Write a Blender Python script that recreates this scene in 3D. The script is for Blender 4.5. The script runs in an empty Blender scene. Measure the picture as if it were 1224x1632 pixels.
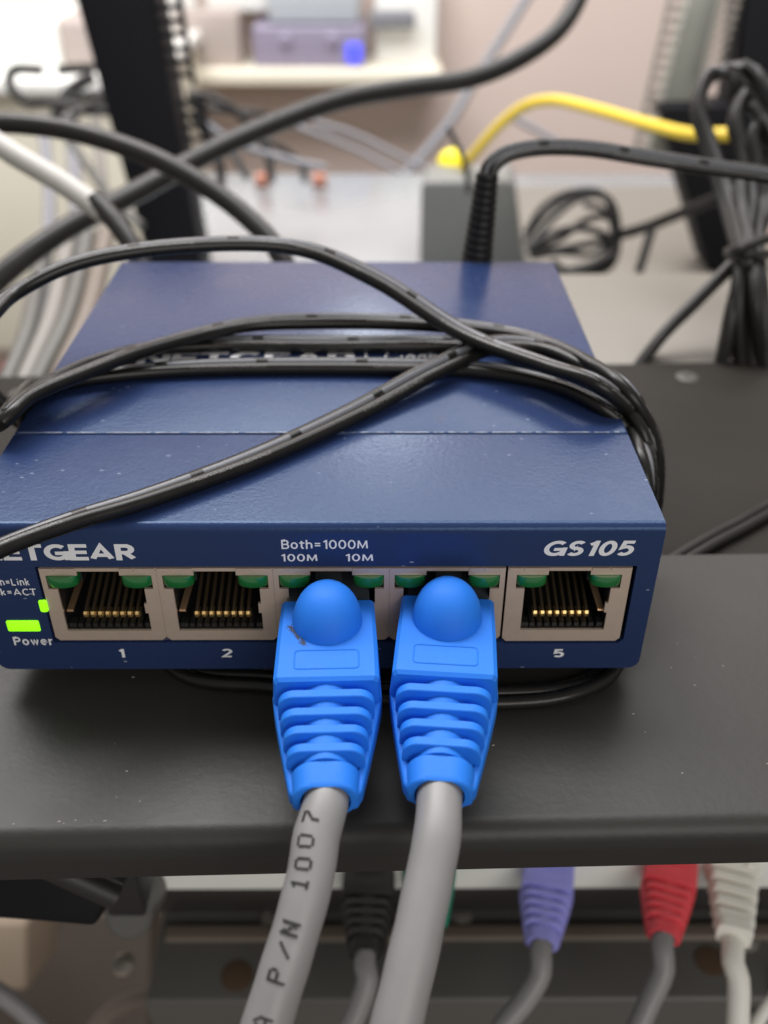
import bpy, bmesh, math, random
from mathutils import Vector, Matrix
from mathutils.geometry import tessellate_polygon
R = math.radians
random.seed(7)
SC = bpy.context.scene
COL = SC.collection
MM = 0.001

# ------------------------------------------------------------------ camera, world, lamps, exposure
F_PX, CX, CY, CZ, PITCH, YAW, ROLL = 1530.46, 8.743, -103.79, 99.005, .6004, -.00681, .00259
def cam_axes():
    cp, sp = math.cos(PITCH), math.sin(PITCH)
    Z = Matrix.Rotation(YAW, 3, 'Z')
    fw, up, rt = Z @ Vector((0, cp, -sp)), Z @ Vector((0, sp, cp)), Z @ Vector((1, 0, 0))
    c, s = math.cos(ROLL), math.sin(ROLL)
    return c*rt + s*up, c*up - s*rt, fw
RT, UP, FW = cam_axes()
CAM = Vector((CX, CY, CZ))
cd = bpy.data.cameras.new('camera')
cam = bpy.data.objects.new('camera', cd); COL.objects.link(cam)
cam.matrix_world = Matrix(((RT.x, UP.x, -FW.x, CX*MM), (RT.y, UP.y, -FW.y, CY*MM), (RT.z, UP.z, -FW.z, CZ*MM), (0, 0, 0, 1)))
cd.lens = 4.38; cd.sensor_fit = 'VERTICAL'; cd.sensor_height = 4.38*1632/F_PX; cd.sensor_width = cd.sensor_height*.75
cd.clip_start = .005; cd.clip_end = 20
cd.dof.use_dof = True; cd.dof.focus_distance = .128; cd.dof.aperture_fstop = 2.15
SC.camera = cam

w = bpy.data.worlds.new('World'); SC.world = w; w.use_nodes = True
bg = w.node_tree.nodes['Background']
bg.inputs[0].default_value = (1.0, .97, .93, 1); bg.inputs[1].default_value = .30

def lamp(name, loc, target, size, energy, color=(1, 1, 1)):
    l = bpy.data.lights.new(name, 'AREA'); l.shape = 'RECTANGLE'; l.size, l.size_y = size
    l.energy = energy; l.color = color
    o = bpy.data.objects.new(name, l); COL.objects.link(o)
    o.location = Vector(loc)*MM
    o.rotation_euler = (Vector(target)-Vector(loc)).to_track_quat('-Z', 'Y').to_euler()
    return o
lamp('ceiling_lamp', (-420, 820, 1250), (0, 40, 0), (.75, .75), 12.5, (1, .97, .93))
lamp('ceiling_lamp', (260, 1230, 1030), (20, 40, 0), (1.0, .5), 8.5, (1, .97, .94))
lamp('window_lamp', (15, 1285, 525), (15, 285, -100), (.07, .46), 2.0, (.90, .96, 1))
lamp('wall_fill_light', (-150, 420, 800), (0, 1300, -200), (1.1, .6), 20.0, (.98, .98, 1))  # added fill, unseen, brightens the back wall evenly
lamp('front_fill_light', (350, -900, 520), (20, 0, -40), (.7, .5), 4.8, (1, .96, .92))  # added fill from the viewer's side, lifts the front faces

SC.view_settings.view_transform = 'Standard'; SC.view_settings.look = 'None'
SC.view_settings.exposure = 0; SC.view_settings.gamma = 1
SC.cycles.max_bounces = 8; SC.cycles.use_denoising = True

# ------------------------------------------------------------------ helpers
def P(px, py, d):                                       # the point d mm in front of the camera seen at a pixel
    return CAM + (FW + RT*((px-612)/F_PX) - UP*((py-816)/F_PX))*d
def on(px, py, **k):                                    # the point seen at a pixel on a plane x=, y= or z=
    a, v = list(k.items())[0]; i = 'xyz'.index(a)
    d = P(px, py, 1)-CAM
    return CAM + d*((v-CAM[i])/d[i])
def S(r, g, b):
    f = lambda c: (c/12.92 if c <= .04045 else ((c+.055)/1.055)**2.4)
    return (f(r/255), f(g/255), f(b/255), 1)

class B:
    def __init__(s): s.v, s.f, s.m, s.uv = [], [], [], {}
    def add(s, vs, fs, mi=0, uvs=None):
        n = len(s.v); s.v += [Vector(p) for p in vs]
        for k, f in enumerate(fs):
            if uvs: s.uv[len(s.f)] = uvs[k]
            s.f.append([i+n for i in f]); s.m.append(mi)
        return s
    def xf(s, M, start=0):
        for i in range(start, len(s.v)): s.v[i] = M @ s.v[i]
        return s

def world_loc(o):
    v = Vector((0, 0, 0))
    while o is not None: v = v + o.location; o = o.parent
    return v
def build(name, b, mats, parent=None, base=None, smooth=True, angle=35, bevel=None, weld=False):
    me = bpy.data.meshes.new(name)
    off = (world_loc(parent)/MM if parent else Vector(base or (0, 0, 0)))
    me.from_pydata([(p-off)*MM for p in b.v], [], b.f)
    if b.uv:
        l = me.uv_layers.new(name='UVMap')
        for fi, uvs in b.uv.items():
            for k, li in enumerate(me.polygons[fi].loop_indices): l.data[li].uv = uvs[k]
    mats = mats if isinstance(mats, (list, tuple)) else [mats]
    for m in mats: me.materials.append(m)
    for i, p in enumerate(me.polygons): p.material_index = b.m[i]
    bm = bmesh.new(); bm.from_mesh(me)
    if weld: bmesh.ops.remove_doubles(bm, verts=bm.verts, dist=1e-7)
    bmesh.ops.recalc_face_normals(bm, faces=bm.faces)
    if bevel:
        es = [e for e in bm.edges if len(e.link_faces) == 2 and e.calc_face_angle() > R(40)]
        bmesh.ops.bevel(bm, geom=es, offset=bevel*MM, segments=3, profile=.5, affect='EDGES', clamp_overlap=True)
    bm.to_mesh(me); bm.free()
    if smooth:
        for p in me.polygons: p.use_smooth = True
        me.set_sharp_from_angle(angle=R(angle))
    o = bpy.data.objects.new(name, me); COL.objects.link(o)
    if parent: o.parent = parent
    else: o.location = off*MM
    return o
def tag(o, label=None, cat=None, group=None, kind=None):
    for k, v in (('label', label), ('category', cat), ('group', group), ('kind', kind)):
        if v: o[k] = v
    return o
def thing(name, label, cat, loc=(0, 0, 0), group=None):
    o = bpy.data.objects.new(name, None); COL.objects.link(o)
    o.location = Vector(loc)*MM; o.empty_display_size = .01
    return tag(o, label, cat, group)
def copy_tree(o, parent=None):
    c = o.copy(); COL.objects.link(c); c.parent = parent
    for ch in list(o.children): copy_tree(ch, c)
    return c

def box(b, x0, x1, y0, y1, z0, z1, mi=0):
    vs = [(x, y, z) for x in (x0, x1) for y in (y0, y1) for z in (z0, z1)]
    return b.add(vs, [(0, 1, 3, 2), (4, 6, 7, 5), (0, 4, 5, 1), (2, 3, 7, 6), (0, 2, 6, 4), (1, 5, 7, 3)], mi)
def prism(b, quad, d, mi=0):                            # a convex outline pushed along d
    n = len(quad); q2 = [Vector(p)+Vector(d) for p in quad]
    fs = [tuple(range(n)), tuple(range(2*n-1, n-1, -1))]+[(i, (i+1) % n, (i+1) % n+n, i+n) for i in range(n)]
    return b.add(list(quad)+q2, fs, mi)
def rrect(hx, hz, r, n=5, cx=0, cz=0):
    r = min(r, hx*.999, hz*.999); out = []
    for k, (sx, sz) in enumerate(((1, 1), (-1, 1), (-1, -1), (1, -1))):
        for i in range(n):
            a = math.pi/2*(k+i/(n-1))
            out.append((cx+sx*(hx-r)+r*math.cos(a), cz+sz*(hz-r)+r*math.sin(a)))
    return out
def loft(b, rings, cap=True, mi=0):                     # rings: lists of equal length of points
    n = len(rings[0]); vs = [p for r in rings for p in r]; fs = []
    for k in range(len(rings)-1):
        for i in range(n):
            j = (i+1) % n
            fs.append((k*n+i, k*n+j, (k+1)*n+j, (k+1)*n+i))
    if cap: fs += [tuple(range(n)), tuple(range(len(rings)*n-1, (len(rings)-1)*n-1, -1))]
    return b.add(vs, fs, mi)
def plate(b, outer, holes, y0, y1, mi=0):               # flat sheet in x-z with holes, given thickness
    polys = [[Vector((x, 0, z)) for x, z in p] for p in [outer]+holes]
    tri = tessellate_polygon(polys); flat = [p for q in polys for p in q]; n = len(flat)
    fs = [tuple(t) for t in tri]+[tuple(i+n for i in reversed(t)) for t in tri]
    k = 0
    for q in polys:
        m = len(q)
        for i in range(m): fs.append((k+i, k+(i+1) % m, k+(i+1) % m+n, k+i+n))
        k += m
    return b.add([(p.x, y0, p.z) for p in flat]+[(p.x, y1, p.z) for p in flat], fs, mi)
def smooth_path(pts, step=1.5):
    pts = [Vector(p) for p in pts]
    ex = [pts[0]*2-pts[1]]+pts+[pts[-1]*2-pts[-2]]; out = []
    for i in range(1, len(ex)-2):
        p0, p1, p2, p3 = ex[i-1:i+3]
        n = max(2, int((p2-p1).length/step))
        # centripetal Catmull-Rom
        t0 = 0; t1 = t0+max((p1-p0).length, 1e-6)**.5; t2 = t1+max((p2-p1).length, 1e-6)**.5; t3 = t2+max((p3-p2).length, 1e-6)**.5
        for k in range(n):
            t = t1+(t2-t1)*k/n
            a1 = p0*((t1-t)/(t1-t0))+p1*((t-t0)/(t1-t0)); a2 = p1*((t2-t)/(t2-t1))+p2*((t-t1)/(t2-t1)); a3 = p2*((t3-t)/(t3-t2))+p3*((t-t2)/(t3-t2))
            b1 = a1*((t2-t)/(t2-t0))+a2*((t-t0)/(t2-t0)); b2 = a2*((t3-t)/(t3-t1))+a3*((t-t1)/(t3-t1))
            out.append(b1*((t2-t)/(t2-t1))+b2*((t-t1)/(t2-t1)))
    out.append(pts[-1]); return out
def frames(path, ref=None):
    T = []
    for i in range(len(path)):
        T.append((path[min(i+1, len(path)-1)]-path[max(i-1, 0)]).normalized())
    N = []; n = None
    for i, t in enumerate(T):
        if ref:
            r = ref(path[i]) if callable(ref) else Vector(ref)
            m = (r-t*r.dot(t))
            m = m.normalized() if m.length > 1e-4 else n
            n = m if n is None else (n*.55+m*.45).normalized()
            n = (n-t*n.dot(t)).normalized()
        else:
            if n is None:
                r = Vector((0, 0, 1)) if abs(t.z) < .9 else Vector((0, 1, 0)); n = r
            n = (n-t*n.dot(t)).normalized()
        N.append(n)
    return T, N
def tube(b, path, r, n=12, ref=None, off=(0, 0), mi=0, cap=True):
    T, N = frames(path, ref); L = 0; rings = []; Ls = []
    for i, p in enumerate(path):
        if i: L += (p-path[i-1]).length
        Ls.append(L*MM)
        s = T[i].cross(N[i]); c = p+s*off[0]+N[i]*off[1]
        rr = r(i/(len(path)-1)) if callable(r) else r
        rings.append([c+(N[i]*math.cos(2*math.pi*k/n)+s*math.sin(2*math.pi*k/n))*rr for k in range(n)])
    vs = [p for q in rings for p in q]; fs = []; uv = []
    for k in range(len(path)-1):
        for i in range(n):
            j = (i+1) % n
            fs.append((k*n+i, k*n+j, (k+1)*n+j, (k+1)*n+i))
            uv.append(((Ls[k], i/n), (Ls[k], (i+1)/n), (Ls[k+1], (i+1)/n), (Ls[k+1], i/n)))
    if cap:
        fs += [tuple(range(n)), tuple(range(len(path)*n-1, (len(path)-1)*n-1, -1))]; uv += [[(0, 0)]*n, [(0, 0)]*n]
    return b.add(vs, fs, mi, uv)

# ------------------------------------------------------------------ materials
def mat(name, col, rough=.5, metal=0, bump=0, bscale=1500, var=.0, vscale=60, rvar=0, coat=0, spec=.5, emit=None, estr=0, sss=0):
    m = bpy.data.materials.new(name); m.use_nodes = True
    nt = m.node_tree; p = nt.nodes['Principled BSDF']; L = nt.links
    p.inputs['Base Color'].default_value = col; p.inputs['Roughness'].default_value = rough
    p.inputs['Metallic'].default_value = metal; p.inputs['Coat Weight'].default_value = coat
    p.inputs['Specular IOR Level'].default_value = spec
    if emit: p.inputs['Emission Color'].default_value = emit; p.inputs['Emission Strength'].default_value = estr
    if sss:
        p.inputs['Subsurface Weight'].default_value = sss; p.inputs['Subsurface Radius'].default_value = (.2, .5, 1); p.inputs['Subsurface Scale'].default_value = .001
    tc = nt.nodes.new('ShaderNodeTexCoord')
    if bump:
        nz = nt.nodes.new('ShaderNodeTexNoise'); nz.inputs['Scale'].default_value = bscale; nz.inputs['Detail'].default_value = 3
        L.new(tc.outputs['Object'], nz.inputs['Vector'])
        bp = nt.nodes.new('ShaderNodeBump'); bp.inputs['Strength'].default_value = bump; bp.inputs['Distance'].default_value = .0004
        L.new(nz.outputs['Fac'], bp.inputs['Height']); L.new(bp.outputs['Normal'], p.inputs['Normal'])
    if var or rvar:
        nv = nt.nodes.new('ShaderNodeTexNoise'); nv.inputs['Scale'].default_value = vscale; nv.inputs['Detail'].default_value = 5; nv.inputs['Roughness'].default_value = .65
        L.new(tc.outputs['Object'], nv.inputs['Vector'])
        if var:
            mx = nt.nodes.new('ShaderNodeMix'); mx.data_type = 'RGBA'
            mx.inputs['A'].default_value = tuple(c*(1-var) for c in col[:3])+(1,); mx.inputs['B'].default_value = tuple(min(1, c*(1+var)) for c in col[:3])+(1,)
            L.new(nv.outputs['Fac'], mx.inputs['Factor']); L.new(mx.outputs['Result'], p.inputs['Base Color'])
        if rvar:
            mr = nt.nodes.new('ShaderNodeMapRange'); mr.inputs['From Min'].default_value = .3; mr.inputs['From Max'].default_value = .7
            mr.inputs['To Min'].default_value = max(.02, rough-rvar); mr.inputs['To Max'].default_value = min(1, rough+rvar)
            L.new(nv.outputs['Fac'], mr.inputs['Value']); L.new(mr.outputs['Result'], p.inputs['Roughness'])
    return m
def specks(m, col, scale, stretch=(1, 1, 1), size=.1, keep=.3, rot=0, patch=None):
    """small chips and dust: pale flecks with a shape of their own laid over a material"""
    nt = m.node_tree; L = nt.links; p = nt.nodes['Principled BSDF']
    tc = nt.nodes.new('ShaderNodeTexCoord'); mp = nt.nodes.new('ShaderNodeMapping')
    mp.inputs['Scale'].default_value = stretch; mp.inputs['Location'].default_value = (.013, .037, .021); mp.inputs['Rotation'].default_value = (0, rot, rot)
    L.new(tc.outputs['Object'], mp.inputs['Vector'])
    v = nt.nodes.new('ShaderNodeTexVoronoi'); v.inputs['Scale'].default_value = scale; L.new(mp.outputs[0], v.inputs['Vector'])
    def math_(op, a, b_):
        n = nt.nodes.new('ShaderNodeMath'); n.operation = op
        for i, q in enumerate((a, b_)):
            if isinstance(q, (int, float)): n.inputs[i].default_value = q
            else: L.new(q, n.inputs[i])
        return n.outputs[0]
    sp = nt.nodes.new('ShaderNodeSeparateColor'); L.new(v.outputs['Color'], sp.inputs[0])
    sz = math_('MULTIPLY', sp.outputs[1], size)
    f = math_('MULTIPLY', math_('LESS_THAN', v.outputs['Distance'], sz), math_('LESS_THAN', sp.outputs[0], keep))
    if patch:
        nz = nt.nodes.new('ShaderNodeTexNoise'); nz.inputs['Scale'].default_value = patch; nz.inputs['Detail'].default_value = 2
        L.new(tc.outputs['Object'], nz.inputs['Vector']); f = math_('MULTIPLY', f, math_('GREATER_THAN', nz.outputs['Fac'], .5))
    mx = nt.nodes.new('ShaderNodeMix'); mx.data_type = 'RGBA'; mx.inputs['B'].default_value = col
    old = p.inputs['Base Color'].links
    if old: L.new(old[0].from_socket, mx.inputs['A'])
    else: mx.inputs['A'].default_value = p.inputs['Base Color'].default_value
    L.new(f, mx.inputs['Factor']); L.new(mx.outputs['Result'], p.inputs['Base Color'])
    return m
def cord_mat(name, col, stripe, rough, period, duty, v0, v1, fine=False):
    """rubber cord with a printed dashed line along it (flat print)"""
    m = mat(name, col, rough, bump=.05, bscale=900, var=.25, vscale=300, rvar=.05, spec=.3)
    nt = m.node_tree; L = nt.links; p = nt.nodes['Principled BSDF']
    uv = nt.nodes.new('ShaderNodeUVMap'); uv.uv_map = 'UVMap'
    sx = nt.nodes.new('ShaderNodeSeparateXYZ'); L.new(uv.outputs[0], sx.inputs[0])
    def M(op, a, b_=0):
        n = nt.nodes.new('ShaderNodeMath'); n.operation = op
        for i, q in enumerate((a, b_)):
            if isinstance(q, (int, float)): n.inputs[i].default_value = q
            else: L.new(q, n.inputs[i])
        return n.outputs[0]
    band = M('MULTIPLY', M('GREATER_THAN', sx.outputs[1], v0), M('LESS_THAN', sx.outputs[1], v1))
    if fine:
        nz = nt.nodes.new('ShaderNodeTexNoise'); nz.inputs['Scale'].default_value = 1; nz.inputs['Detail'].default_value = 0
        cv = nt.nodes.new('ShaderNodeCombineXYZ'); L.new(M('MULTIPLY', sx.outputs[0], 2600), cv.inputs[0]); L.new(M('MULTIPLY', sx.outputs[1], 46), cv.inputs[1])
        L.new(cv.outputs[0], nz.inputs['Vector'])
        dash = M('MULTIPLY', M('GREATER_THAN', nz.outputs['Fac'], .52), M('LESS_THAN', M('FRACT', M('MULTIPLY', sx.outputs[0], 1000/period)), duty))
    else:
        dash = M('LESS_THAN', M('FRACT', M('MULTIPLY', sx.outputs[0], 1000/period)), duty)
    mx = nt.nodes.new('ShaderNodeMix'); mx.data_type = 'RGBA'; mx.inputs['B'].default_value = stripe
    L.new(p.inputs['Base Color'].links[0].from_socket, mx.inputs['A'])
    L.new(M('MULTIPLY', band, dash), mx.inputs['Factor']); L.new(mx.outputs['Result'], p.inputs['Base Color'])
    return m

NAVY = (.020, .035, .100, 1)
M_blue = mat('blue_paint', NAVY, .27, spec=.36, bump=.11, bscale=1500, rvar=.04, vscale=90)
M_blue.node_tree.nodes['Principled BSDF'].inputs['Specular Tint'].default_value = (.42, .68, 1, 1)
specks(M_blue, (.22, .25, .34, 1), 1700, (.36, 1, 1), .22, .10, .3, patch=60)
M_white = mat('white_print', (.78, .78, .80, 1), .55)
M_nickel = mat('tarnished_nickel', (.66, .53, .43, 1), .40, .55, bump=.05, bscale=800, var=.12, vscale=400)
M_gold = mat('gold_contact', (.80, .55, .22, 1), .42, .8)
M_wire_shade = mat('shaded_contact_wire', (.075, .052, .03, 1), .55, .6)  # shade deep in the socket painted as a darker gold
M_bronze = mat('bronze_spring', (.35, .22, .13, 1), .4, 1)
M_jackblk = mat('black_housing', (.012, .012, .012, 1), .45)
M_led = mat('green_lens', (.010, .15, .035, 1), .18, spec=.7, coat=.6)
M_power = mat('lit_green_lens', (.2, .8, .02, 1), .4, emit=(.30, 1, .0, 1), estr=1.0)
M_boot = mat('blue_rubber', (.013, .172, .70, 1), .62, spec=.32, bump=.05, bscale=1800, var=.06, vscale=200, rvar=.05, sss=.08)
M_worn_glint = mat('worn_paint_glint', (.26, .29, .38, 1), .5)  # pale colour for both worn paint and the edge highlight
M_dirt = mat('tan_dirt', (.22, .16, .12, 1), .85)
M_dust = mat('pale_dust', (.42, .40, .36, 1), .8)
M_grime = mat('brown_grime', (.07, .065, .07, 1), .8)
M_grey = mat('grey_cable_jacket', (.235, .23, .23, 1), .45, bump=.04, bscale=500, var=.05, vscale=250, rvar=.05)
M_ink = mat('black_ink', (.02, .02, .02, 1), .6)
M_clear = mat('clear_plug', (.05, .06, .07, 1), .15)
M_shelf = mat('black_powder_coat', (.028, .0265, .0235, 1), .46, spec=.34, bump=.11, bscale=900, var=.12, vscale=25, rvar=.06)
specks(M_shelf, (.5, .49, .46, 1), 170, (1, 1, 1), .085, .06)
M_panel = mat('dark_panel_coat', (.022, .019, .016, 1), .6, spec=.12, bump=.12, bscale=900, var=.12, vscale=25, rvar=.06)
M_lip = mat('gloss_black_lip', (.022, .020, .019, 1), .22, rvar=.05)
M_screw = mat('steel_screw', (.075, .070, .062, 1), .55, .3)
M_bright = mat('bright_screw', (.62, .58, .52, 1), .3, .8)
M_black = mat('black_rubber', (.010, .009, .009, 1), .45, spec=.25, bump=.1, bscale=700, rvar=.08, vscale=300)
M_cordA = cord_mat('cord_striped', (.010, .0095, .009, 1), (.14, .145, .16, 1), .30, 17, .88, .04, .20)
M_cordB = cord_mat('cord_lettered', (.010, .0095, .009, 1), (.09, .088, .085, 1), .30, 31, .42, .04, .13, True)
M_thick = mat('thick_black_cable', (.016, .0145, .0135, 1), .42, spec=.35, bump=.08, bscale=500, rvar=.06, vscale=200)
M_label = mat('white_tape', (.46, .445, .41, 1), .5, bump=.1, bscale=600, var=.1, vscale=150)
M_adapter = mat('charcoal_plastic', (.150, .152, .143, 1), .5, bump=.1, bscale=900, var=.05)
M_beige = mat('beige_metal', (.165, .152, .130, 1), .42, bump=.03, bscale=400, var=.05, vscale=20, rvar=.05)
M_silver = mat('silver_metal', (.36, .39, .41, 1), .24, .5, rvar=.05, vscale=15, var=.05)
M_post = mat('black_post_paint', (.005, .005, .007, 1), .6, var=.1, spec=.2)
M_postgrey = mat('grey_post_paint', (.20, .21, .18, 1), .5, var=.06)
M_postface = mat('pale_green_grey_paint', (.33, .34, .30, 1), .5, var=.06)
M_hole = mat('strip_steel', (.42, .38, .34, 1), .45, .3)
M_yellow = mat('yellow_jacket', (.74, .53, .04, 1), .5, var=.05)
M_yplug = mat('bright_yellow_plug', (.95, .80, .0, 1), .4)
M_wall = mat('pink_beige_plaster', (.62, .505, .45, 1), .75, var=.07, vscale=3)
M_cream = mat('cream_paint', (.72, .67, .55, 1), .5, var=.05, vscale=8)
M_cab = mat('white_laminate', (.80, .79, .75, 1), .45, var=.04, vscale=6)
M_taupe = mat('taupe_card', (.38, .32, .29, 1), .7, var=.06, vscale=12)
M_purple = mat('purple_grey_plastic', (.25, .22, .30, 1), .45, var=.06, vscale=15)
M_bluelight = mat('blue_lamp_lens', (.05, .06, .9, 1), .3, emit=(.12, .14, 1, 1), estr=.7)
M_bluegrey = mat('blue_grey_plastic', (.42, .45, .48, 1), .4, var=.06, vscale=15)
M_orange = mat('orange_plastic', (.36, .15, .10, 1), .7)
M_thin = mat('thin_grey_cable', (.20, .20, .22, 1), .45)
M_dusk = mat('old_grey_jacket', (.10, .095, .085, 1), .5)
M_dusk2 = mat('pale_old_jacket', (.20, .185, .165, 1), .5)
M_dusk3 = mat('tan_old_jacket', (.15, .12, .095, 1), .5)
M_lav = mat('lavender_rubber', (.30, .30, .74, 1), .5, var=.05, vscale=150)
M_red = mat('red_rubber', (.75, .07, .09, 1), .5, var=.05, vscale=150)
M_ivory = mat('ivory_rubber', (.85, .83, .76, 1), .5, var=.05, vscale=150)
M_green = mat('green_rubber', (.01, .25, .15, 1), .5)
M_blkboot = mat('black_boot_rubber', (.018, .017, .017, 1), .5)
M_dark = mat('dark_grey_chassis', (.095, .092, .084, 1), .45, bump=.05, bscale=300, var=.12, vscale=20)
M_ltgrey = mat('pale_grey_faceplate', (.86, .87, .82, 1), .45, var=.04, vscale=30)
M_rust = mat('rusty_hole', (.075, .045, .025, 1), .8, var=.3, vscale=200)
M_floor = mat('brown_floor', (.13, .095, .07, 1), .6, var=.35, vscale=7)
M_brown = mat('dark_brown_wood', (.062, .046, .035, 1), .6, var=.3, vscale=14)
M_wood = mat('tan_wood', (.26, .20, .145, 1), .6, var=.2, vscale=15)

# ------------------------------------------------------------------ lettering (stroked letters, cap height 1)
def arc_(cx, cy, rx, ry, a0, a1, n=14): return [(cx+rx*math.cos(R(a0+(a1-a0)*k/n)), cy+ry*math.sin(R(a0+(a1-a0)*k/n))) for k in range(n+1)]
O_ = lambda cx, cy, rx, ry: [arc_(cx, cy, rx, ry, 0, 360, 22)]
GLYPH = {
 'N': (.74, [[(0, 0), (0, 1)], [(0, .98), (.74, .02)], [(.74, 0), (.74, 1)]]), 'E': (.54, [[(0, 0), (0, 1)], [(0, 1), (.54, 1)], [(0, .5), (.5, .5)], [(0, 0), (.54, 0)]]),
 'T': (.64, [[(.32, 0), (.32, 1)], [(0, 1), (.64, 1)]]), 'G': (.78, [arc_(.44, .5, .44, .5, 48, 345, 20), [(.86, .42), (.48, .42)], [(.86, .02), (.86, .45)]]),
 'A': (.82, [[(0, 0), (.41, 1), (.82, 0)], [(.14, .27), (.68, .27)]]), 'R': (.62, [[(0, 0), (0, 1)], [(0, 1), (.34, 1)], arc_(.34, .735, .25, .265, 92, -92, 10), [(.34, .47), (0, .47)], [(.30, .44), (.64, .02)]]),
 'S': (.56, [arc_(.29, .75, .27, .25, 35, 270, 14)+arc_(.29, .25, .28, .25, 90, -145, 14)]), '1': (.28, [[(0, .8), (.27, .99)], [(.27, 0), (.27, 1)]]), '0': (.58, O_(.29, .5, .29, .5)),
 '5': (.54, [[(.52, 1), (.06, 1), (.03, .55)]+arc_(.24, .32, .29, .31, 105, -140, 14)]), '2': (.52, [arc_(.26, .73, .25, .27, 160, -25, 12)+[(0, 0), (.54, 0)]]),
 '3': (.5, [arc_(.23, .75, .24, .25, 140, -80, 12), arc_(.23, .26, .27, .26, 90, -145, 12)]), '4': (.56, [[(.42, 0), (.42, 1), (0, .28), (.58, .28)]]),
 'B': (.56, [[(0, 0), (0, 1)], [(0, 1), (.3, 1)]+arc_(.3, .755, .23, .245, 90, -90, 10)+[(0, .51)], [(.3, .51)]+arc_(.31, .255, .26, .255, 90, -90, 10)+[(0, 0)]]),
 'o': (.52, O_(.26, .35, .26, .35)), 't': (.3, [[(.13, .95), (.13, .14), (.2, .02), (.32, .02)], [(0, .68), (.32, .68)]]), 'h': (.46, [[(0, 0), (0, 1)], [(0, .4)]+arc_(.23, .42, .23, .27, 170, 0, 10)+[(.46, 0)]]),
 '=': (.52, [[(0, .62), (.52, .62)], [(0, .34), (.52, .34)]]), 'M': (.84, [[(0, 0), (.06, 1)], [(.06, .98), (.42, .1), (.78, .98)], [(.78, 1), (.84, 0)]]), 'L': (.5, [[(0, 1), (0, 0), (.5, 0)]]),
 'i': (.08, [[(.04, 0), (.04, .68)], [(.04, .88), (.04, 1)]]), 'n': (.46, [[(0, 0), (0, .7)], [(0, .4)]+arc_(.23, .42, .23, .27, 170, 0, 10)+[(.46, 0)]]), 'k': (.44, [[(0, 0), (0, 1)], [(.4, .68), (.05, .33)], [(.14, .4), (.44, 0)]]),
 'C': (.66, [arc_(.42, .5, .42, .5, 48, 312, 20)]), 'P': (.56, [[(0, 0), (0, 1)], [(0, 1), (.32, 1)]+arc_(.32, .73, .26, .27, 90, -90, 10)+[(0, .46)]]), 'w': (.7, [[(0, .7), (.17, .03), (.35, .66), (.53, .03), (.7, .7)]]),
 'e': (.52, [[(.02, .37), (.5, .37)]+arc_(.26, .36, .25, .34, 0, 310, 16)]), 'r': (.3, [[(0, 0), (0, .7)], [(0, .4)]+arc_(.2, .42, .2, .27, 170, 60, 8)]), 'l': (.06, [[(.03, 0), (.03, 1)]]), 'b': (.5, [[(0, 0), (0, 1)], arc_(.26, .35, .25, .35, 0, 360, 18)]),
 'g': (.5, [arc_(.24, .35, .25, .35, 0, 360, 18), [(.5, .7), (.5, -.05)]+arc_(.25, -.05, .25, .25, 0, -150, 8)]), 'a': (.48, [arc_(.24, .35, .25, .35, 0, 360, 18), [(.49, .7), (.49, 0)]]), '|': (.06, [[(.03, -.1), (.03, 1.1)]])}
def lettering(s, x0, x1, z0, z1, parent, plane='front', bold=.14, shear=0, m=None, gap=.17):
    """flat print stroked in letters bold*height thick, fitted to x0..x1 and z0..z1"""
    wds = [GLYPH[c][0] for c in s]; tot = sum(wds)+(gap+bold)*(len(s)-1)+bold
    kz = (z1-z0)/(1+bold); kx = (x1-x0)/tot; b = B(); x = bold/2; cnt = 0
    for c in s:
        for st in GLYPH[c][1]:
            pl = [Vector((x+u, v+bold/2)) for u, v in st]; L_, R_ = [], []; n = len(pl)
            closed = (pl[0]-pl[-1]).length < 1e-4
            for i, p in enumerate(pl):
                d0 = (p-pl[i-1]).normalized() if i else ((pl[0]-pl[-2]).normalized() if closed else None); d1 = (pl[i+1]-p).normalized() if i < n-1 else ((pl[1]-pl[0]).normalized() if closed else None)
                d0 = d0 or d1; d1 = d1 or d0; nn = Vector((-(d0+d1).y, (d0+d1).x))
                if nn.length < .3: nn = Vector((-d1.y, d1.x))
                nn.normalize(); k = bold/2/max(.5, nn.dot(Vector((-d1.y, d1.x))))
                q = p
                if not closed and len(st) == 2: q = p+(-d1 if i == 0 else d1)*bold*.5*(1 if abs(d1.x*d1.y) < .01 and c not in 'i=|' else 0)
                L_.append(q+nn*k); R_.append(q-nn*k)
            cnt += 1; vs = []
            for p in L_+R_:
                u = x0+(p.x+shear*p.y)*kx-shear*.5*kx; v = z0+p.y*kz
                vs.append((u, -.02-cnt*.0012, v) if plane == 'front' else (u, v, 25.87+cnt*.0012))
            b.add(vs, [(i, i+1, n+i+1, n+i) for i in range(n-1)])
        x += GLYPH[c][0]+gap+bold
    return build('lettering', b, m or M_white, parent, smooth=False)

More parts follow.
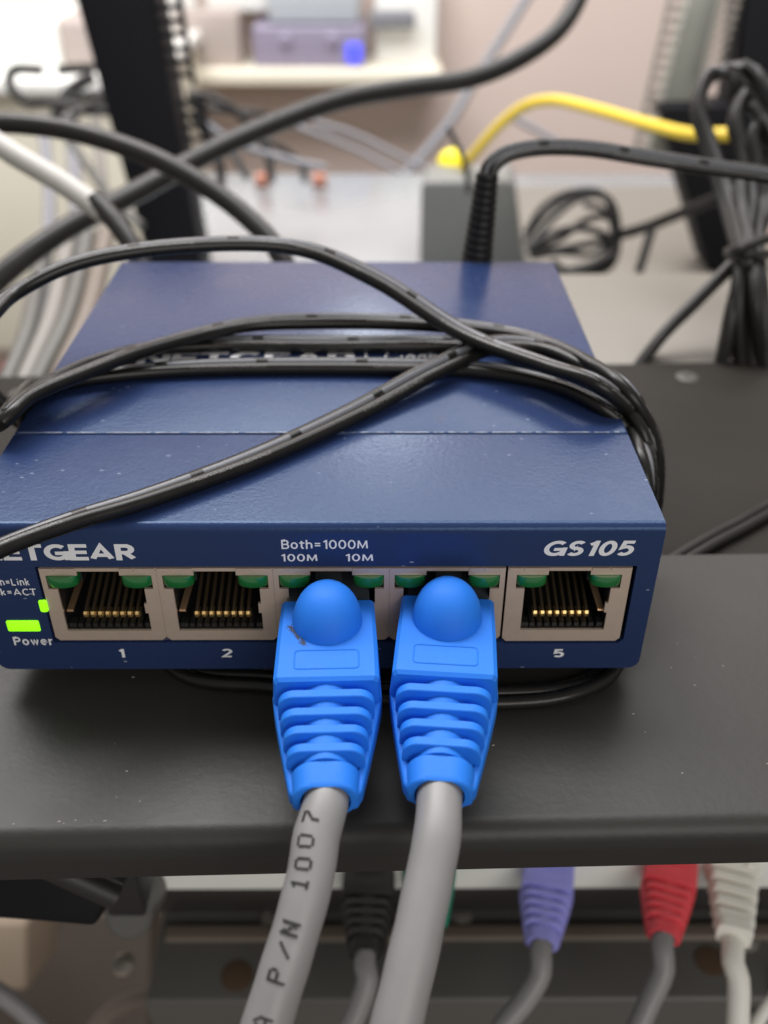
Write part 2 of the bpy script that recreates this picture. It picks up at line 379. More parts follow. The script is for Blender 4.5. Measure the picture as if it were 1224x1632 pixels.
# ------------------------------------------------------------------ shelf
T_ = math.tan(R(1.6))
shelf = thing('equipment_shelf', 'black powder coated metal shelf with rounded front edge under the blue switch', 'shelf', (0, 40, -10))
def shelf_strip(b, prof, x0=-320, x1=320, tilt=T_):
    n = len(prof); vs = []
    for x in (x0, x1): vs += [(x, y+x*tilt, z) for y, z in prof]
    b.add(vs, [(i, (i+1) % n, (i+1) % n+n, i+n) for i in range(n)]+[tuple(range(n)), tuple(range(2*n-1, n-1, -1))])
b = B(); prof = [(31.5, -4)]
for k in range(9):
    a = R(90*k/8); prof.append((-23.6-3.1*math.sin(a), -7.1+3.1*math.cos(a)))
prof += [(-26.7, -7.6), (-24, -7.6), (31.5, -8.4)]
shelf_strip(b, prof, tilt=math.tan(R(1.3))); build('front_ledge', b, M_shelf, shelf, angle=25)
b = B(); shelf_strip(b, [(-26.0, -7.7), (-26.3, -8.1), (-26.3, -11.6), (-25.9, -12.0), (-23, -12.0), (-23, -7.7)], tilt=math.tan(R(1.3))); build('front_lip', b, M_lip, shelf, angle=25)
b = B(); shelf_strip(b, [(26, -8.6), (117, -8.6), (118, -9.4), (118, -14), (26, -14)], tilt=math.tan(R(2.6))); build('rear_panel', b, M_panel, shelf, angle=25)
def screw(px, py, parent, z):
    c = on(px, py, z=z); b = B()
    rings = []
    for r, h in ((2.8, -.3), (2.8, .1), (2.5, .28), (1.2, .34)):
        rings.append([(c.x+r*math.cos(k*math.pi/10), c.y+r*math.sin(k*math.pi/10), z+h) for k in range(20)])
    loft(b, rings)
    o = build('screw', b, M_screw, parent)
    q = B(); box(q, c.x-.95, c.x+.95, c.y-.3, c.y+.3, z+.3, z+.37); box(q, c.x-.3, c.x+.3, c.y-.95, c.y+.95, z+.3, z+.375)
    build('cross_slot', q, M_jackblk, o, smooth=False)
screw(1095, 601, shelf, -8.6); screw(33, 627, shelf, -8.6)

b = B(); rnd = random.Random(11)
for k in range(46):
    x, y = rnd.uniform(-60, 78), rnd.uniform(-25, 24); q = rnd.uniform(.05, .16); zz = -3.995
    if k < 4: x, y = -33+k*1.9+rnd.random(), -24.2+rnd.random()*.6
    b.add([(x-q*1.6, y-q*.6, zz), (x+q, y-q*.5, zz), (x+q*1.3, y+q*.6, zz), (x-q*.7, y+q*.5, zz), (x, y, zz+q*.5)], [(0, 1, 4), (1, 2, 4), (2, 3, 4), (3, 0, 4)])
o = build('dust', b, M_dust, shelf, smooth=False); o['kind'] = 'stuff'
# ------------------------------------------------------------------ network switch
HW, D, H = 47.0, 99.7, 25.7
sw = thing('network_switch', 'navy blue five port network switch wrapped in black power cord', 'network switch', (0, 50, 0))
# chassis: face plate with one cut-out for the ports, rounded brow, front strip of the top, side and bottom walls
RB = 1.3; z1 = H-RB
def outline():
    out = [(HW, z1)]
    for k in range(7):
        a = R(90*k/6); out.append((HW-1.7+1.7*math.cos(a), 1.7-1.7*math.sin(a)))
    for k in range(7):
        a = R(90*k/6); out.append((-HW+1.7-1.7*math.sin(a), 1.7-1.7*math.cos(a)))
    out.append((-HW, z1)); return out
OL = outline()
HOLE = [(-38.05, 5.15), (26.5, 5.15), (27.0, 4.85), (43.3, 4.85), (44.05, 5.6), (44.05, 18.95), (-38.05, 18.95)]
b = B()
polys = [[Vector((x, 0, z)) for x, z in OL], [Vector((x, 0, z)) for x, z in HOLE]]
tri = tessellate_polygon(polys); flat = [p for q in polys for p in q]
b.add(flat, [tuple(t) for t in tri])
n = len(HOLE); b.add([(x, 0, z) for x, z in HOLE]+[(x, 1.0, z) for x, z in HOLE], [(i, (i+1) % n, (i+1) % n+n, i+n) for i in range(n)])
n = len(OL); b.add([(x, 0, z) for x, z in OL]+[(x, 98, z) for x, z in OL], [(i, i+1, i+1+n, i+n) for i in range(n-1)])
arc = [(RB-RB*math.cos(R(90*k/8)), z1+RB*math.sin(R(90*k/8))) for k in range(9)]+[(24.2, H)]
arc += [(24.45, H-.3), (24.45, H-1.2)]
n = len(arc); b.add([(-HW, y, z) for y, z in arc]+[(HW, y, z) for y, z in arc], [(i, i+1, i+1+n, i+n) for i in range(n-1)])
for s in (-1, 1): b.add([(s*HW, y, z) for y, z in arc[:10]]+[(s*HW, 24.45, z1)], [tuple(range(11))])
build('chassis', b, M_blue, sw, angle=28, weld=True)
b = B(); box(b, -HW-.12, HW+.12, 24.55, D, 1.2, H+.1)
build('top_cover', b, M_blue, sw, bevel=.35, angle=60)
b = B()
for x in (-36, 36):
    for y in (12, 88):
        rings = [[(x+r*math.cos(k*math.pi/8), y+r*math.sin(k*math.pi/8), z) for k in range(16)] for r, z in ((4, .1), (4, -1.4), (3.4, -1.8))]
        b = B(); loft(b, rings); build('rubber_foot', b, M_black, sw)
# chipped paint and a painted highlight along the seam, and a few specks of dirt on the top
b = B(); xs = [-46.5+.75*k for k in range(125)]; wv = [max(.03, .12+random.gauss(0, .05)) for _ in xs]
b.add([(x, 24.72-w_*.2, H+.108) for x, w_ in zip(xs, wv)]+[(x, 24.72+w_, H+.13) for x, w_ in zip(xs, wv)], [(k, k+1, k+126, k+125) for k in range(124) if random.random() < .86])
build('worn_glint_edge', b, M_worn_glint, sw, smooth=False)
b = B()
for cx, cy, n, sd in ((on(700, 668, z=H).x, on(700, 668, z=H).y, 26, 1.1), (on(775, 700, z=H).x, on(775, 700, z=H).y, 14, .6), (on(520, 655, z=H).x, on(520, 655, z=H).y, 9, 1.6), (-20, 10, 10, 6), (20, 12, 12, 7)):
    for k in range(n):
        x, y = random.gauss(cx, sd), min(24, random.gauss(cy, sd*.6)) if cy < 24.4 else max(25.4, random.gauss(cy, sd*.6)); q = random.uniform(.03, .13); zz = H+(.1 if y > 24.5 else 0)
        if y < 1.5: continue
        b.add([(x-q, y-q*.7, zz+.005), (x+q, y-q*.5, zz+.005), (x+q*.6, y+q*.7, zz+.005), (x-q*.7, y+q*.6, zz+.005), (x, y, zz+q*.5)], [(0, 1, 4), (1, 2, 4), (2, 3, 4), (3, 0, 4)])
o = build('dirt', b, M_dirt, sw, smooth=False); o['kind'] = 'stuff'
# writing
lettering('NETGEAR', -45.2, -24.0, 20.1, 22.8, sw, bold=.27, gap=.06)
lettering('GS105', 31.0, 43.2, 20.7, 23.25, sw, bold=.24, shear=.2, gap=.1)
lettering('Both=1000M', -4.3, 7.3, 21.95, 23.45, sw, bold=.16, gap=.14)
lettering('100M', -4.5, .45, 19.85, 21.1, sw, bold=.17)
lettering('10M', 4.2, 8.0, 19.85, 21.1, sw, bold=.17)
lettering('1', -29.1, -28.2, 2.3, 3.95, sw, bold=.25)
lettering('2', -14.1, -12.5, 2.3, 3.95, sw, bold=.22)
lettering('3', 1.8, 3.3, 2.3, 3.95, sw, bold=.22)
lettering('4', 17.6, 19.1, 2.3, 3.95, sw, bold=.22)
lettering('5', 34.2, 35.8, 2.15, 3.75, sw, bold=.24)
lettering('Power', -43.8, -38.1, 4.75, 6.3, sw, bold=.19)
lettering('Green=Link', -46.6, -39.3, 15.75, 17.0, sw, bold=.17)
lettering('Blink=ACT', -46.3, -38.7, 14.0, 15.2, sw, bold=.17)
p0, p1 = on(215, 582, z=25.86), on(566, 576, z=25.86)
lettering('NETGEAR', p0.x, p1.x, p0.y, p0.y+5.4, sw, plane='top', bold=.26, gap=.06)
q0 = on(583, 576, z=25.86); lettering('|', q0.x-.3, q0.x+.3, p0.y-.6, p0.y+6, sw, plane='top')
q0, q1 = on(612, 579, z=25.86), on(722, 579, z=25.86)
lettering('Gigabit', q0.x, q1.x, q0.y-1, q0.y+5.4, sw, plane='top', shear=.2, bold=.15)
# lights of the face plate
b = B(); loft(b, [[(x, y, z) for x, z in rrect(hx, hz, .25, 4, -41.75, 8.45)] for hx, hz, y in ((2.3, .98, .1), (2.3, .98, -.12), (2.1, .8, -.3))])
build('power_light', b, M_power, sw)
b = B(); loft(b, [[(x, y, z) for x, z in rrect(hx, hz, .3, 4, -38.2, 12.1)] for hx, hz, y in ((.55, 1.05, .1), (.55, 1.05, -.1), (.4, .9, -.3))])
build('activity_light', b, M_power, sw)

# ports
def make_port(c, hw, zb, zt, parent):
    b = B()
    outer = [(-hw, zb+.6), (-hw+.6, zb), (hw-.6, zb), (hw, zb+.6), (hw, zt), (-hw, zt)]
    o5 = min(7.25, hw-.6)
    hole = [(-6.0, 7.35), (6.0, 7.35), (6.0, 10.6), (5.6, 10.6), (5.6, 12.3), (6.0, 12.3), (6.0, 14.95), (o5, 14.95), (o5, 17.35), (2.9, 17.35), (2.9, 18.05), (-2.9, 18.05), (-2.9, 17.35), (-o5, 17.35), (-o5, 14.95), (-6.0, 14.95)]
    plate(b, [(c+x, z) for x, z in outer], [[(c+x, z) for x, z in hole]], .12, .5)
    # folded tabs along the top edge
    for x0, x1 in ((-hw+.15, -hw+2.0), (-hw+2.2, -3.0), (-2.8, 2.8), (3.0, hw-3.1), (hw-2.9, hw-.15)):
        box(b, c+x0, c+x1, -.06 if abs(x0) > 2.9 or x1 < 0 else .05, .2, zt-.42, zt+.03)
    port = build('ethernet_port', b, M_nickel, parent, smooth=False)
    h = B()
    # socket walls, floor comb and back
    box(h, c-7.6, c-6.05, .55, 16, 7, 14.9); box(h, c+6.05, c+7.6, .55, 16, 7, 14.9)
    box(h, c-7.6, c+7.6, .55, 16, 5.8, 7.3); box(h, c-7.6, c+7.6, .55, 16, 18.1, 18.6)
    box(h, c-7.6, c+7.6, 16, 16.5, 5.8, 18.6); box(h, c-7.7, c-7.3, .55, 16, 14.9, 18.1); box(h, c+7.3, c+7.7, .55, 16, 14.9, 18.1)
    box(h, c-7.3, c-2.95, 2.0, 16, 15.0, 18.1); box(h, c+2.95, c+7.3, 2.0, 16, 15.0, 18.1)
    for k in range(9):
        x = c-4.6+k*1.06+.36; box(h, x-.33, x+.33, .8, 4.6, 7.3, 8.15)
    box(h, c-5.9, c-4.8, .8, 2.2, 7.3, 8.2); box(h, c+5.0, c+5.9, .8, 2.2, 7.3, 8.2)
    build('socket', h, M_jackblk, port, smooth=False)
    wire = None
    for k in range(8):
        x = c-3.71+k*1.06
        if wire is None:
            g = B(); pts = [(x, 4.6, 7.6), (x, 2.6, 8.2), (x, 2.3, 8.75), (x, 2.8, 9.15), (x, 6, 10.2), (x, 14, 12.6), (x, 16, 13)]
            rings = []
            for q in smooth_path(pts, .8): rings.append(q)
            tube(g, rings[:6], .43, 6, ref=(1, 0, 0)); tube(g, rings[5:], .28, 6, ref=(1, 0, 0), mi=1); wire = build('contact', g, [M_gold, M_wire_shade], port); x_first = x
        else:
            o = wire.copy(); COL.objects.link(o); o.parent = port; o.location = Vector((x-x_first, 0, 0))*MM
    first = None
    for s in (-1, 1):
        x = c+s*(o5+3.05)/2
        if first is None:
            g = B(); rad = (o5-3.0)/2; rings = []
            for dz, sc in ((15.55, .9), (15.7, 1), (17.15, 1), (17.3, .95)):
                rings.append([(x+rad*math.cos(a)*sc, (.6-1.15*max(0, math.sin(a))**.9*sc)+ (0 if math.sin(a) > -.01 else 1.4), dz) for a in [2*math.pi*k/28 for k in range(28)]])
            loft(g, rings); first = build('link_light', g, M_led, port, angle=50); xf = x
        else:
            o = first.copy(); COL.objects.link(o); o.parent = port; o.location = Vector((x-xf, 0, 0))*MM
    s = 1 if c > 20 else -1
    g = B(); prism(g, [(c+s*5.9, 1.2, 10.0), (c+s*5.0, 1.2, 10.0), (c+s*3.6, 6.5, 13.6), (c+s*4.6, 6.5, 13.6)], (0, .15, .25)); build('spring_tab', g, M_bronze, port, smooth=False)
for i in range(4): make_port(-29.72+15.97*i, 7.97, 5.55, 18.6, sw)
make_port(35.0, 8.5, 5.25, 18.6, sw)

# ------------------------------------------------------------------ plugs and boots
def ring(cx, cz, hx, hz, r, y, n=6): return [(x, y, z) for x, z in rrect(hx, hz, r, n, cx, cz)]
def lerp(a, b_, t): return a+(b_-a)*t
def make_boot(b, head=True, top_tilt=0):
    """boot along -y from y=0, plug axis at z=0"""
    top = 3.9
    # head block: flat top, cheeks that widen downward
    def house(y, wt, wm, zt, zb):
        pts = [(wt-.5, zt), (wt, zt-.45), (wm, zt-4.2), (wm, zb+1.2), (wm-1.2, zb), (-wm+1.2, zb), (-wm, zb+1.2), (-wm, zt-4.2), (-wt, zt-.45), (-wt+.5, zt)]
        return [(x, y, z) for x, z in pts]
    rings = [house(0.25, 6.1, 6.3, top-.25, -4.6), house(0, 6.35, 6.5, top, -4.8), house(-8, 6.55, 6.8, top, -4.8), house(-14.7, 6.62, 6.85, top, -4.8), house(-15.2, 6.4, 6.7, top-.35, -4.7)]
    loft(b, rings)
    def W(s): return lerp(6.62, 7.0, s/14) if s < 14 else lerp(7.0, 3.95, max(0, min(1, (s-14)/(30-14)))**1.1)
    for sg in (-1, 1):
        rr = []
        for s in (0.3, 5, 10, 14, 16, 18, 20, 22, 24, 26, 28, 28.4, 29.0):
            wv = W(s)-(.3 if s in (.3, 29.0) else 0); zt = lerp(top-3.6, -1.0, max(0, (s-5)/25)); zb = lerp(-5.5, -3.9, s/30)+(.9 if s > 28.5 else 0)
            rr.append([(sg*(wv-.9), -s, zt), (sg*(wv-.3), -s, zt-.05), (sg*(wv-.06), -s, zt-.25), (sg*wv, -s, zt-.6), (sg*wv, -s, zb+1.1), (sg*(wv-.4), -s, zb+.3), (sg*(wv-.9), -s, zb)])
        loft(b, rr)
    rr = []
    for s in (3, 10, 16, 22, 28, 28.8):
        wv = W(s)-.3; rr.append(ring(0, lerp(-3.9, -3.0, s/30), wv, .9, .8, -s))
    loft(b, rr)
    # round core under the ribs
    rr = []
    for s in (13, 18, 24, 26.05):
        t = (s-13)/16; r = lerp(4.35, 3.3, t); cz = lerp(-.95, -1.75, t)
        rr.append([(r*math.cos(a), -s, cz+r*math.sin(a)) for a in [2*math.pi*k/28 for k in range(28)]])
    loft(b, rr)
    # four ribs
    for s0, th, hw, zt in ((16.5, 1.3, 6.0, 3.5), (19.05, 1.3, 5.6, 3.05), (21.5, 1.3, 5.15, 2.6), (23.95, 1.3, 4.7, 2.15)):
        rr = []
        for s, ins in ((s0, .10), (s0+.1, 0), (s0+th-.1, 0), (s0+th, .10)):
            hz = (zt+3.6)/2-ins; rr.append(ring(0, zt-ins-hz, hw-ins, hz, 2.1, -s, 9))
        loft(b, rr)
    # collar with a round mouth
    rr = []
    for s, hw, zt, zb in ((26.1, 3.95, 1.4, -4.1), (26.3, 4.1, 1.55, -4.2), (28.9, 3.85, 1.3, -4.2), (29.4, 3.8, 1.2, -4.1), (29.6, 3.6, 1.05, -3.9)):
        hz = (zt-zb)/2; rr.append(ring(0, zt-hz, hw, hz, 2.9, -s, 9))
    n = len(rr[0]); inner = []
    for k in range(n):
        a = math.atan2(rr[0][k][2]+1.65, rr[0][k][0]); inner.append((2.95*math.cos(a), -29.6, -1.65+2.95*math.sin(a)))
    rr.append(inner); rr.append([(x, -27.5, z) for x, y, z in inner])
    loft(b, rr)
    # latch cover dome
    rr = []
    for k in range(13):
        t = math.pi/2*k/12; q = max(.012, math.cos(t))**.85
        z = top-.4+5.5*math.sin(t); rr.append([(4.7*q*math.cos(a), -4.2+.9*math.sin(t)+4.9*q*math.sin(a), z) for a in [2*math.pi*v/32 for v in range(32)]])
    loft(b, rr)
    # moulded frame on the head: thin raised line round the recess
    fr = [Vector((x, y, top+.0)) for x, y in rrect(4.1, 1.7, .5, 4, 0, -11.6)]
    tube(b, fr+fr[:1], .11, 6, ref=(0, 0, 1), cap=False)
    return b
FLIP = -1
FONT5 = {'7': ['11111', '00001', '00010', '00100', '01000', '01000', '01000'], '0': ['01110', '10001', '10001', '10001', '10001', '10001', '01110'],
 '1': ['00100', '01100', '00100', '00100', '00100', '00100', '01110'], 'N': ['10001', '11001', '11001', '10101', '10011', '10011', '10001'],
 '/': ['00000', '00001', '00010', '00100', '01000', '10000', '00000'], 'P': ['11110', '10001', '10001', '11110', '10000', '10000', '10000'],
 'A': ['00100', '01010', '10001', '10001', '11111', '10001', '10001'], 'S': ['01111', '10000', '10000', '01110', '00001', '00001', '11110'], 'C': ['01110', '10001', '10000', '10000', '10000', '10001', '01110'], ' ': ['00000']*7}
def dot_print(b, path, r, items, view):
    """dot-matrix print laid on a round cable: items = (char, arc length of the character's end nearest the boot)"""
    T, N = frames(path, ref=view); Ls = [0]
    for i in range(1, len(path)): Ls.append(Ls[-1]+(path[i]-path[i-1]).length)
    def pt(s, a, rr):
        i = max(k for k in range(len(Ls)) if Ls[k] <= s); i = min(i, len(path)-2)
        t = (s-Ls[i])/(Ls[i+1]-Ls[i]); c = path[i].lerp(path[i+1], t); n_ = N[i].lerp(N[i+1], t).normalized(); sd = T[i].cross(n_)
        return c+(n_*math.cos(a)+sd*math.sin(a))*rr
    for ch, s0, cw, chh, a0 in items:
        g = FONT5[ch]; du = cw/5; da = chh/7/r
        for row in range(7):
            for colm in range(5):
                if g[row][colm] == '1':
                    s = s0+(4-colm)*du; a = a0+(row-3)*da*FLIP
                    h, k = du*.54, da*.54
                    q = [pt(s-h, a-k, r+.085), pt(s+h, a-k, r+.085), pt(s+h, a+k, r+.085), pt(s-h, a+k, r+.085)]
                    q2 = [pt(s-h, a-k, r-.02), pt(s+h, a-k, r-.02), pt(s+h, a+k, r-.02), pt(s-h, a+k, r-.02)]
                    b.add(q+q2, [(0, 1, 2, 3), (0, 4, 5, 1), (1, 5, 6, 2), (2, 6, 7, 3), (3, 7, 4, 0)])
def patch_cable(boot_c, yaw, pts, label, printed):
    t = thing('ethernet_cable', label, 'network cable', boot_c, 'blue booted grey network cables in the switch')
    M = Matrix.Translation(Vector(boot_c)) @ Matrix.Rotation(yaw, 4, 'Z')
    b = make_boot(B()); b.xf(M); boot = build('boot', b, M_boot, t, angle=28)
    g = B(); box(g, -5.75, 5.75, -.5, 11, -3.4, 3.0); box(g, -1.9, 1.9, -.5, 10, 3.0, 4.6); g.xf(M); build('plug', g, M_clear, t, bevel=.15)
    start = [M @ Vector((0, -20, -1.55)), M @ Vector((0, -26, -1.6)), M @ Vector((0, -30, -1.65))]
    path = smooth_path(start+pts, 1.2)
    g = B(); tube(g, path, lambda t: 2.68*(1+.012*math.sin(t*41)+.010*math.sin(t*17+1)), 24); cab = build('cable', g, M_grey, t)
    if printed:
        g = B(); dot_print(g, path, 2.68, printed, Vector((-.05, -.5, .86))); build('printing', g, M_ink, cab, smooth=False)
    return t, boot, path
ptsL = [P(505, 1330, 108.5), P(496, 1390, 106.5), P(477, 1465, 104.5), P(451, 1550, 103), P(423, 1640, 102), P(390, 1760, 101)]
items = []
s0 = 12.3
for ch, s, dx in (('7', 11.2, .30), ('0', 13.7, .30), ('0', 15.95, .27), ('1', 18.0, .24), ('N', 22.25, .12), ('/', 24.3, .08), ('P', 26.8, .05), ('A', 31.4, .05), ('S', 34.0, .05), ('C', 36.6, .05)):
    items.append((ch, s+.6, 1.3, 2.05, dx))
tL, bootL, pathL = patch_cable((1.75, -1.7, 10.4), R(1.6), ptsL, 'grey network cable with blue boot, black printing along it, left of its twin', items)
g = B()
random.seed(3)
for k in range(260):                                     # grime beside the dome of the left boot
    t = random.random(); c = Vector((1.9-5.0+2.2*t+random.gauss(0, .22), -1.7-5.2-3.6*t+random.gauss(0, .25), 14.31))
    a, l = random.uniform(-.4, .9), random.uniform(.05, .24); d = Vector((math.sin(a), -math.cos(a), 0))*l; e = Vector((d.y, -d.x, 0)).normalized()*.028
    g.add([c-d-e, c+d-e, c+d+e, c-d+e, c+Vector((0, 0, .05))], [(0, 1, 4), (1, 2, 4), (2, 3, 4), (3, 0, 4), (3, 2, 1, 0)])
o = build('grime', g, M_grime, bootL, smooth=False); o['kind'] = 'stuff'
ptsR = [P(697, 1330, 108), P(684, 1400, 105.5), P(667, 1480, 103), P(649, 1560, 101), P(630, 1640, 99.5), P(600, 1760, 98)]
patch_cable((18.3, -1.0, 10.4), R(-4.9), ptsR, 'plain grey network cable with blue boot in the port nearest the fifth one', None)

# ------------------------------------------------------------------ wound power cord
def radial(p):
    v = Vector((p.x*.42, 0, (p.z-12)*1.6)); return v.normalized() if v.length > 1e-3 else Vector((0, 0, 1))
def Zt(px, py, z): return on(px, py, z=z)
pts = []
# first pass: loose end from the lower left over the brow, up to the right
pts += [Zt(-60, 905, 27.2), Zt(0, 874, 27.4), Zt(110, 832, 27.2), Zt(230, 795, 26.9), Zt(400, 733, 26.9), Zt(560, 660, 27.2), Zt(690, 590, 28.6), Zt(785, 550, 29.2), Zt(860, 553, 29.0), Zt(940, 590, 28.4)]
def right_side(a, x):
    last = a[-1]; y = last.y
    return a+[Vector((x+.3, y-1, 13)), Vector((x-.2, y-1, 6)), Vector((46, y, -.3))]
def under(y0, y1, z=-1.2): return [Vector((30, y0, z)), Vector((0, (y0+y1)/2, z)), Vector((-30, y1, z))]
def left_side(y, k): return [Vector((-47, y, 0)), Vector((-50-k, y, 7)), Vector((-50.2-k, y, 14)), Vector((-49.8-k, y+1, 21))]
pts += right_side([on(1000, 645, x=49.2), on(1034, 715, x=51.6)], 51.8) + under(40, 36) + left_side(36, 0)
# second pass: lower strand across the top
pts += [Zt(45, 640, 26.8), Zt(100, 613, 27.1), Zt(190, 596, 26.95), Zt(320, 586, 26.9), Zt(600, 584, 26.9), Zt(760, 589, 26.95), Zt(870, 609, 27.0), Zt(955, 645, 26.8)]
pts += [on(1002, 684, x=48.7), on(1029, 745, x=49.6), Vector((49.8, 17, 14)), Vector((49.2, 11, 6)), Vector((44, 3, -2.2))]
# front lobe lying on the shelf
pts += [on(958, 1080, z=-2.9), on(900, 1103, z=-2.9), on(800, 1112, z=-2.9), on(620, 1106, z=-2.9), on(430, 1086, z=-2.9), on(300, 1070, z=-2.9), Vector((-28, 14, -2.6))]
pts += left_side(40, 1.5)
# third pass
pts += [Zt(20, 650, 28.0), Zt(90, 603, 28.4), Zt(210, 560, 27.3), Zt(350, 548, 27.0), Zt(520, 549, 27), Zt(720, 548, 27.0), Zt(810, 550, 27.2), Zt(900, 573, 27.5), Zt(985, 625, 27.5)]
pts += right_side([on(1026, 690, x=50.8), on(1036, 735, x=52.2)], 52.6) + under(50, 52) + left_side(46, 2.2)
# fourth pass
pts += [Zt(8, 668, 29.5), Zt(45, 634, 30.4), Zt(140, 592, 30.4), Zt(250, 552, 29.8), Zt(390, 518, 29.2), Zt(500, 512, 28.8), Zt(700, 517, 28.6), Zt(850, 540, 28.6), Zt(950, 585, 29.4), Zt(1000, 622, 29.0)]
pts += right_side([on(1040, 690, x=53.0)], 54.6) + under(62, 60) + [Vector((-48, 60, 0)), Vector((-62, 60, 10)), Vector((-70, 60, 26))]
# fifth pass: big loose arch
pts += [Zt(-70, 560, 36), Zt(-20, 508, 38), Zt(20, 470, 39), Zt(120, 420, 42), Zt(300, 391, 43), Zt(480, 396, 41), Zt(600, 445, 37), Zt(740, 532, 31.6), Zt(870, 582, 31.0), Zt(955, 612, 31.0)]
pts += right_side([on(1016, 668, x=50.4), on(1038, 712, x=53.2)], 53.8) + [Vector((20, 70, -2.5)), Vector((30, 92, -3))]
cord = thing('twin_flex', 'black twin power cord wound round the blue switch in loose loops', 'power cord', pts[0])
path = smooth_path(pts, 1.3)
rc = 1.1
for off, m in ((-rc*.97, M_cordA), (rc*.97, M_cordB)):
    b = B(); tube(b, path, rc, 12, ref=radial, off=(off, 0)); build('conductor', b, m, cord)

# lint in the groove of the loose end
T_c, N_c = frames(path[:140], radial); b = B()
for k in range(90):
    i = random.randrange(22, 110); sd = T_c[i].cross(N_c[i]); c = path[i]+sd*random.gauss(0, .28)+N_c[i]*random.uniform(.45, .7)
    q = random.uniform(.05, .14); d = (T_c[i]*random.uniform(-1, 1)+sd*random.uniform(-.6, .6)).normalized()*q*2.2; e = d.cross(N_c[i]).normalized()*q*.5
    b.add([c-d, c+e, c+d, c-e, c+N_c[i]*q], [(0, 1, 4), (1, 2, 4), (2, 3, 4), (3, 0, 4)])
o = build('lint', b, M_dirt, cord, smooth=False); o['kind'] = 'stuff'

# low voltage plug in the back of the switch
plug = thing('power_plug', 'black ribbed power plug rising behind the blue switch, its cord running off right', 'power plug', (20, 101, 18))
sa, sb = on(757, 440, y=101.8), on(777, 276, y=104.5); dS = (sb-CAM).dot(FW)
ax = (sb-sa); b = B(); rings = []
e1 = ax.normalized().cross(Vector((0, 1, 0))).normalized(); e2 = ax.normalized().cross(e1)
for k in range(49):
    t = -.18+1.18*k/48; r = lerp(3.7, 2.4, max(0, t)); r *= (1.0 if (k % 3) else .92)
    c = sa+ax*t; rings.append([c+(e1*math.cos(a)+e2*math.sin(a))*r for a in [2*math.pi*q/18 for q in range(18)]])
loft(b, rings); build('strain_relief', b, M_black, plug, angle=30)
b = B(); cp = smooth_path([sb-ax*.1, P(781, 268, dS), P(802, 248, dS), P(850, 236, dS), P(930, 236, dS), P(1030, 251, dS), P(1130, 266, dS), P(1240, 281, dS), P(1330, 296, dS)], 1.5)
for off, m in ((-.95, M_cordA), (.95, M_cordB)):
    b = B(); tube(b, cp, 1.0, 12, ref=Vector((0, -.6, .8)), off=(off, 0)); build('conductor', b, m, plug)

# ------------------------------------------------------------------ middle distance
# loose cord behind the shelf edge, right
b = B(); pth = smooth_path([Vector((50, 22, -7.6)), on(1065, 905, z=-7.5), on(1130, 864, z=-7.5), on(1190, 832, z=-7.5), on(1250, 796, z=-7.5), on(1330, 735, z=-7.5)], 1.5)
lc = thing('loose_cord', 'black twin cord lying on the rear panel beside the switch, right edge', 'cord', pth[0])
for off in (-.95, .95):
    b = B(); tube(b, pth, 1.0, 10, ref=(0, 0, 1), off=(off, 0)); build('conductor', b, M_thick, lc)

def flat_box(name, label, cat, x0, x1, y0, y1, z0, z1, m, bevel=1, tilt=0):
    c = Vector(((x0+x1)/2, (y0+y1)/2, z0)); b = B(); box(b, x0, x1, y0, y1, z0, z1)
    if tilt: b.xf(Matrix.Translation(c) @ Matrix.Rotation(tilt, 4, 'Z') @ Matrix.Translation(-c))
    return tag(build(name, b, m, base=c, bevel=bevel), label, cat)
flat_box('equipment_case', 'beige flat topped equipment case just behind the black shelf, right of the switch', 'equipment case', 6, 330, 125, 191, -60, -10, M_beige, 1.2, R(1.2))

srv = thing('rack_server', 'long pale metal server lying between the two rack posts', 'server', (40, 540, -170))
b = B(); box(b, -128, 250, 255, 640, -170, -100); build('case', b, M_silver, srv, bevel=1.5)
b = B(); box(b, 96, 250, 255, 600, -100.1, -98.6); build('beige_top', b, M_beige, srv, bevel=.5)  # thin beige sheet over the right part of the server top
for px in (420, 510):
    c = on(px, 292, z=-100); b = B(); box(b, c.x-5, c.x+5, c.y-12, c.y-1, -99.9, -92); build('latch', b, M_orange, srv, bevel=1)

ad = thing('power_adapter', 'charcoal power adapter brick standing behind the switch', 'power adapter', (63, 470, -100))
q = [on(668, 440, y=445), on(671, 296, y=445), on(679, 289, y=445), on(812, 289, y=445), on(820, 296, y=445), on(838, 440, y=445)]
b = B(); prism(b, q, (4, 38, 0)); build('body', b, M_adapter, ad, bevel=2.0)
b = B(); q = [on(700, 330, y=444.8), on(730, 330, y=444.8), on(730, 333, y=444.8), on(700, 333, y=444.8)]
# coil of cord beside the adapter
coil = thing('cord_coil', 'small coil of thin black cord tied up beside the charcoal adapter', 'cord coil', on(900, 420, z=-100))
def loop(name, pts, r, m, parent, n=9, ref=None, step=4):
    b = B(); tube(b, smooth_path(pts, step), r, n, ref=ref); return build(name, b, m, parent)
dC = 500
loop('strand', [P(838, 372, dC), P(865, 330, dC), (P(905, 308, dC)), P(955, 306, dC), P(975, 330, dC), P(972, 395, dC), P(950, 430, dC), P(900, 432, dC), P(880, 415, dC)], 1.75, M_black, coil)
loop('strand', [P(845, 392, dC), P(880, 350, dC), P(920, 318, dC), P(960, 312, dC), P(980, 345, dC), P(978, 400, dC), P(958, 436, dC)], 1.75, M_black, coil)
loop('strand', [P(840, 398, dC-8), P(880, 372, dC-8), P(930, 364, dC-8), P(972, 380, dC-8), P(980, 400, dC-8), P(945, 422, dC-8), P(905, 440, dC-8)], 1.9, M_black, coil)
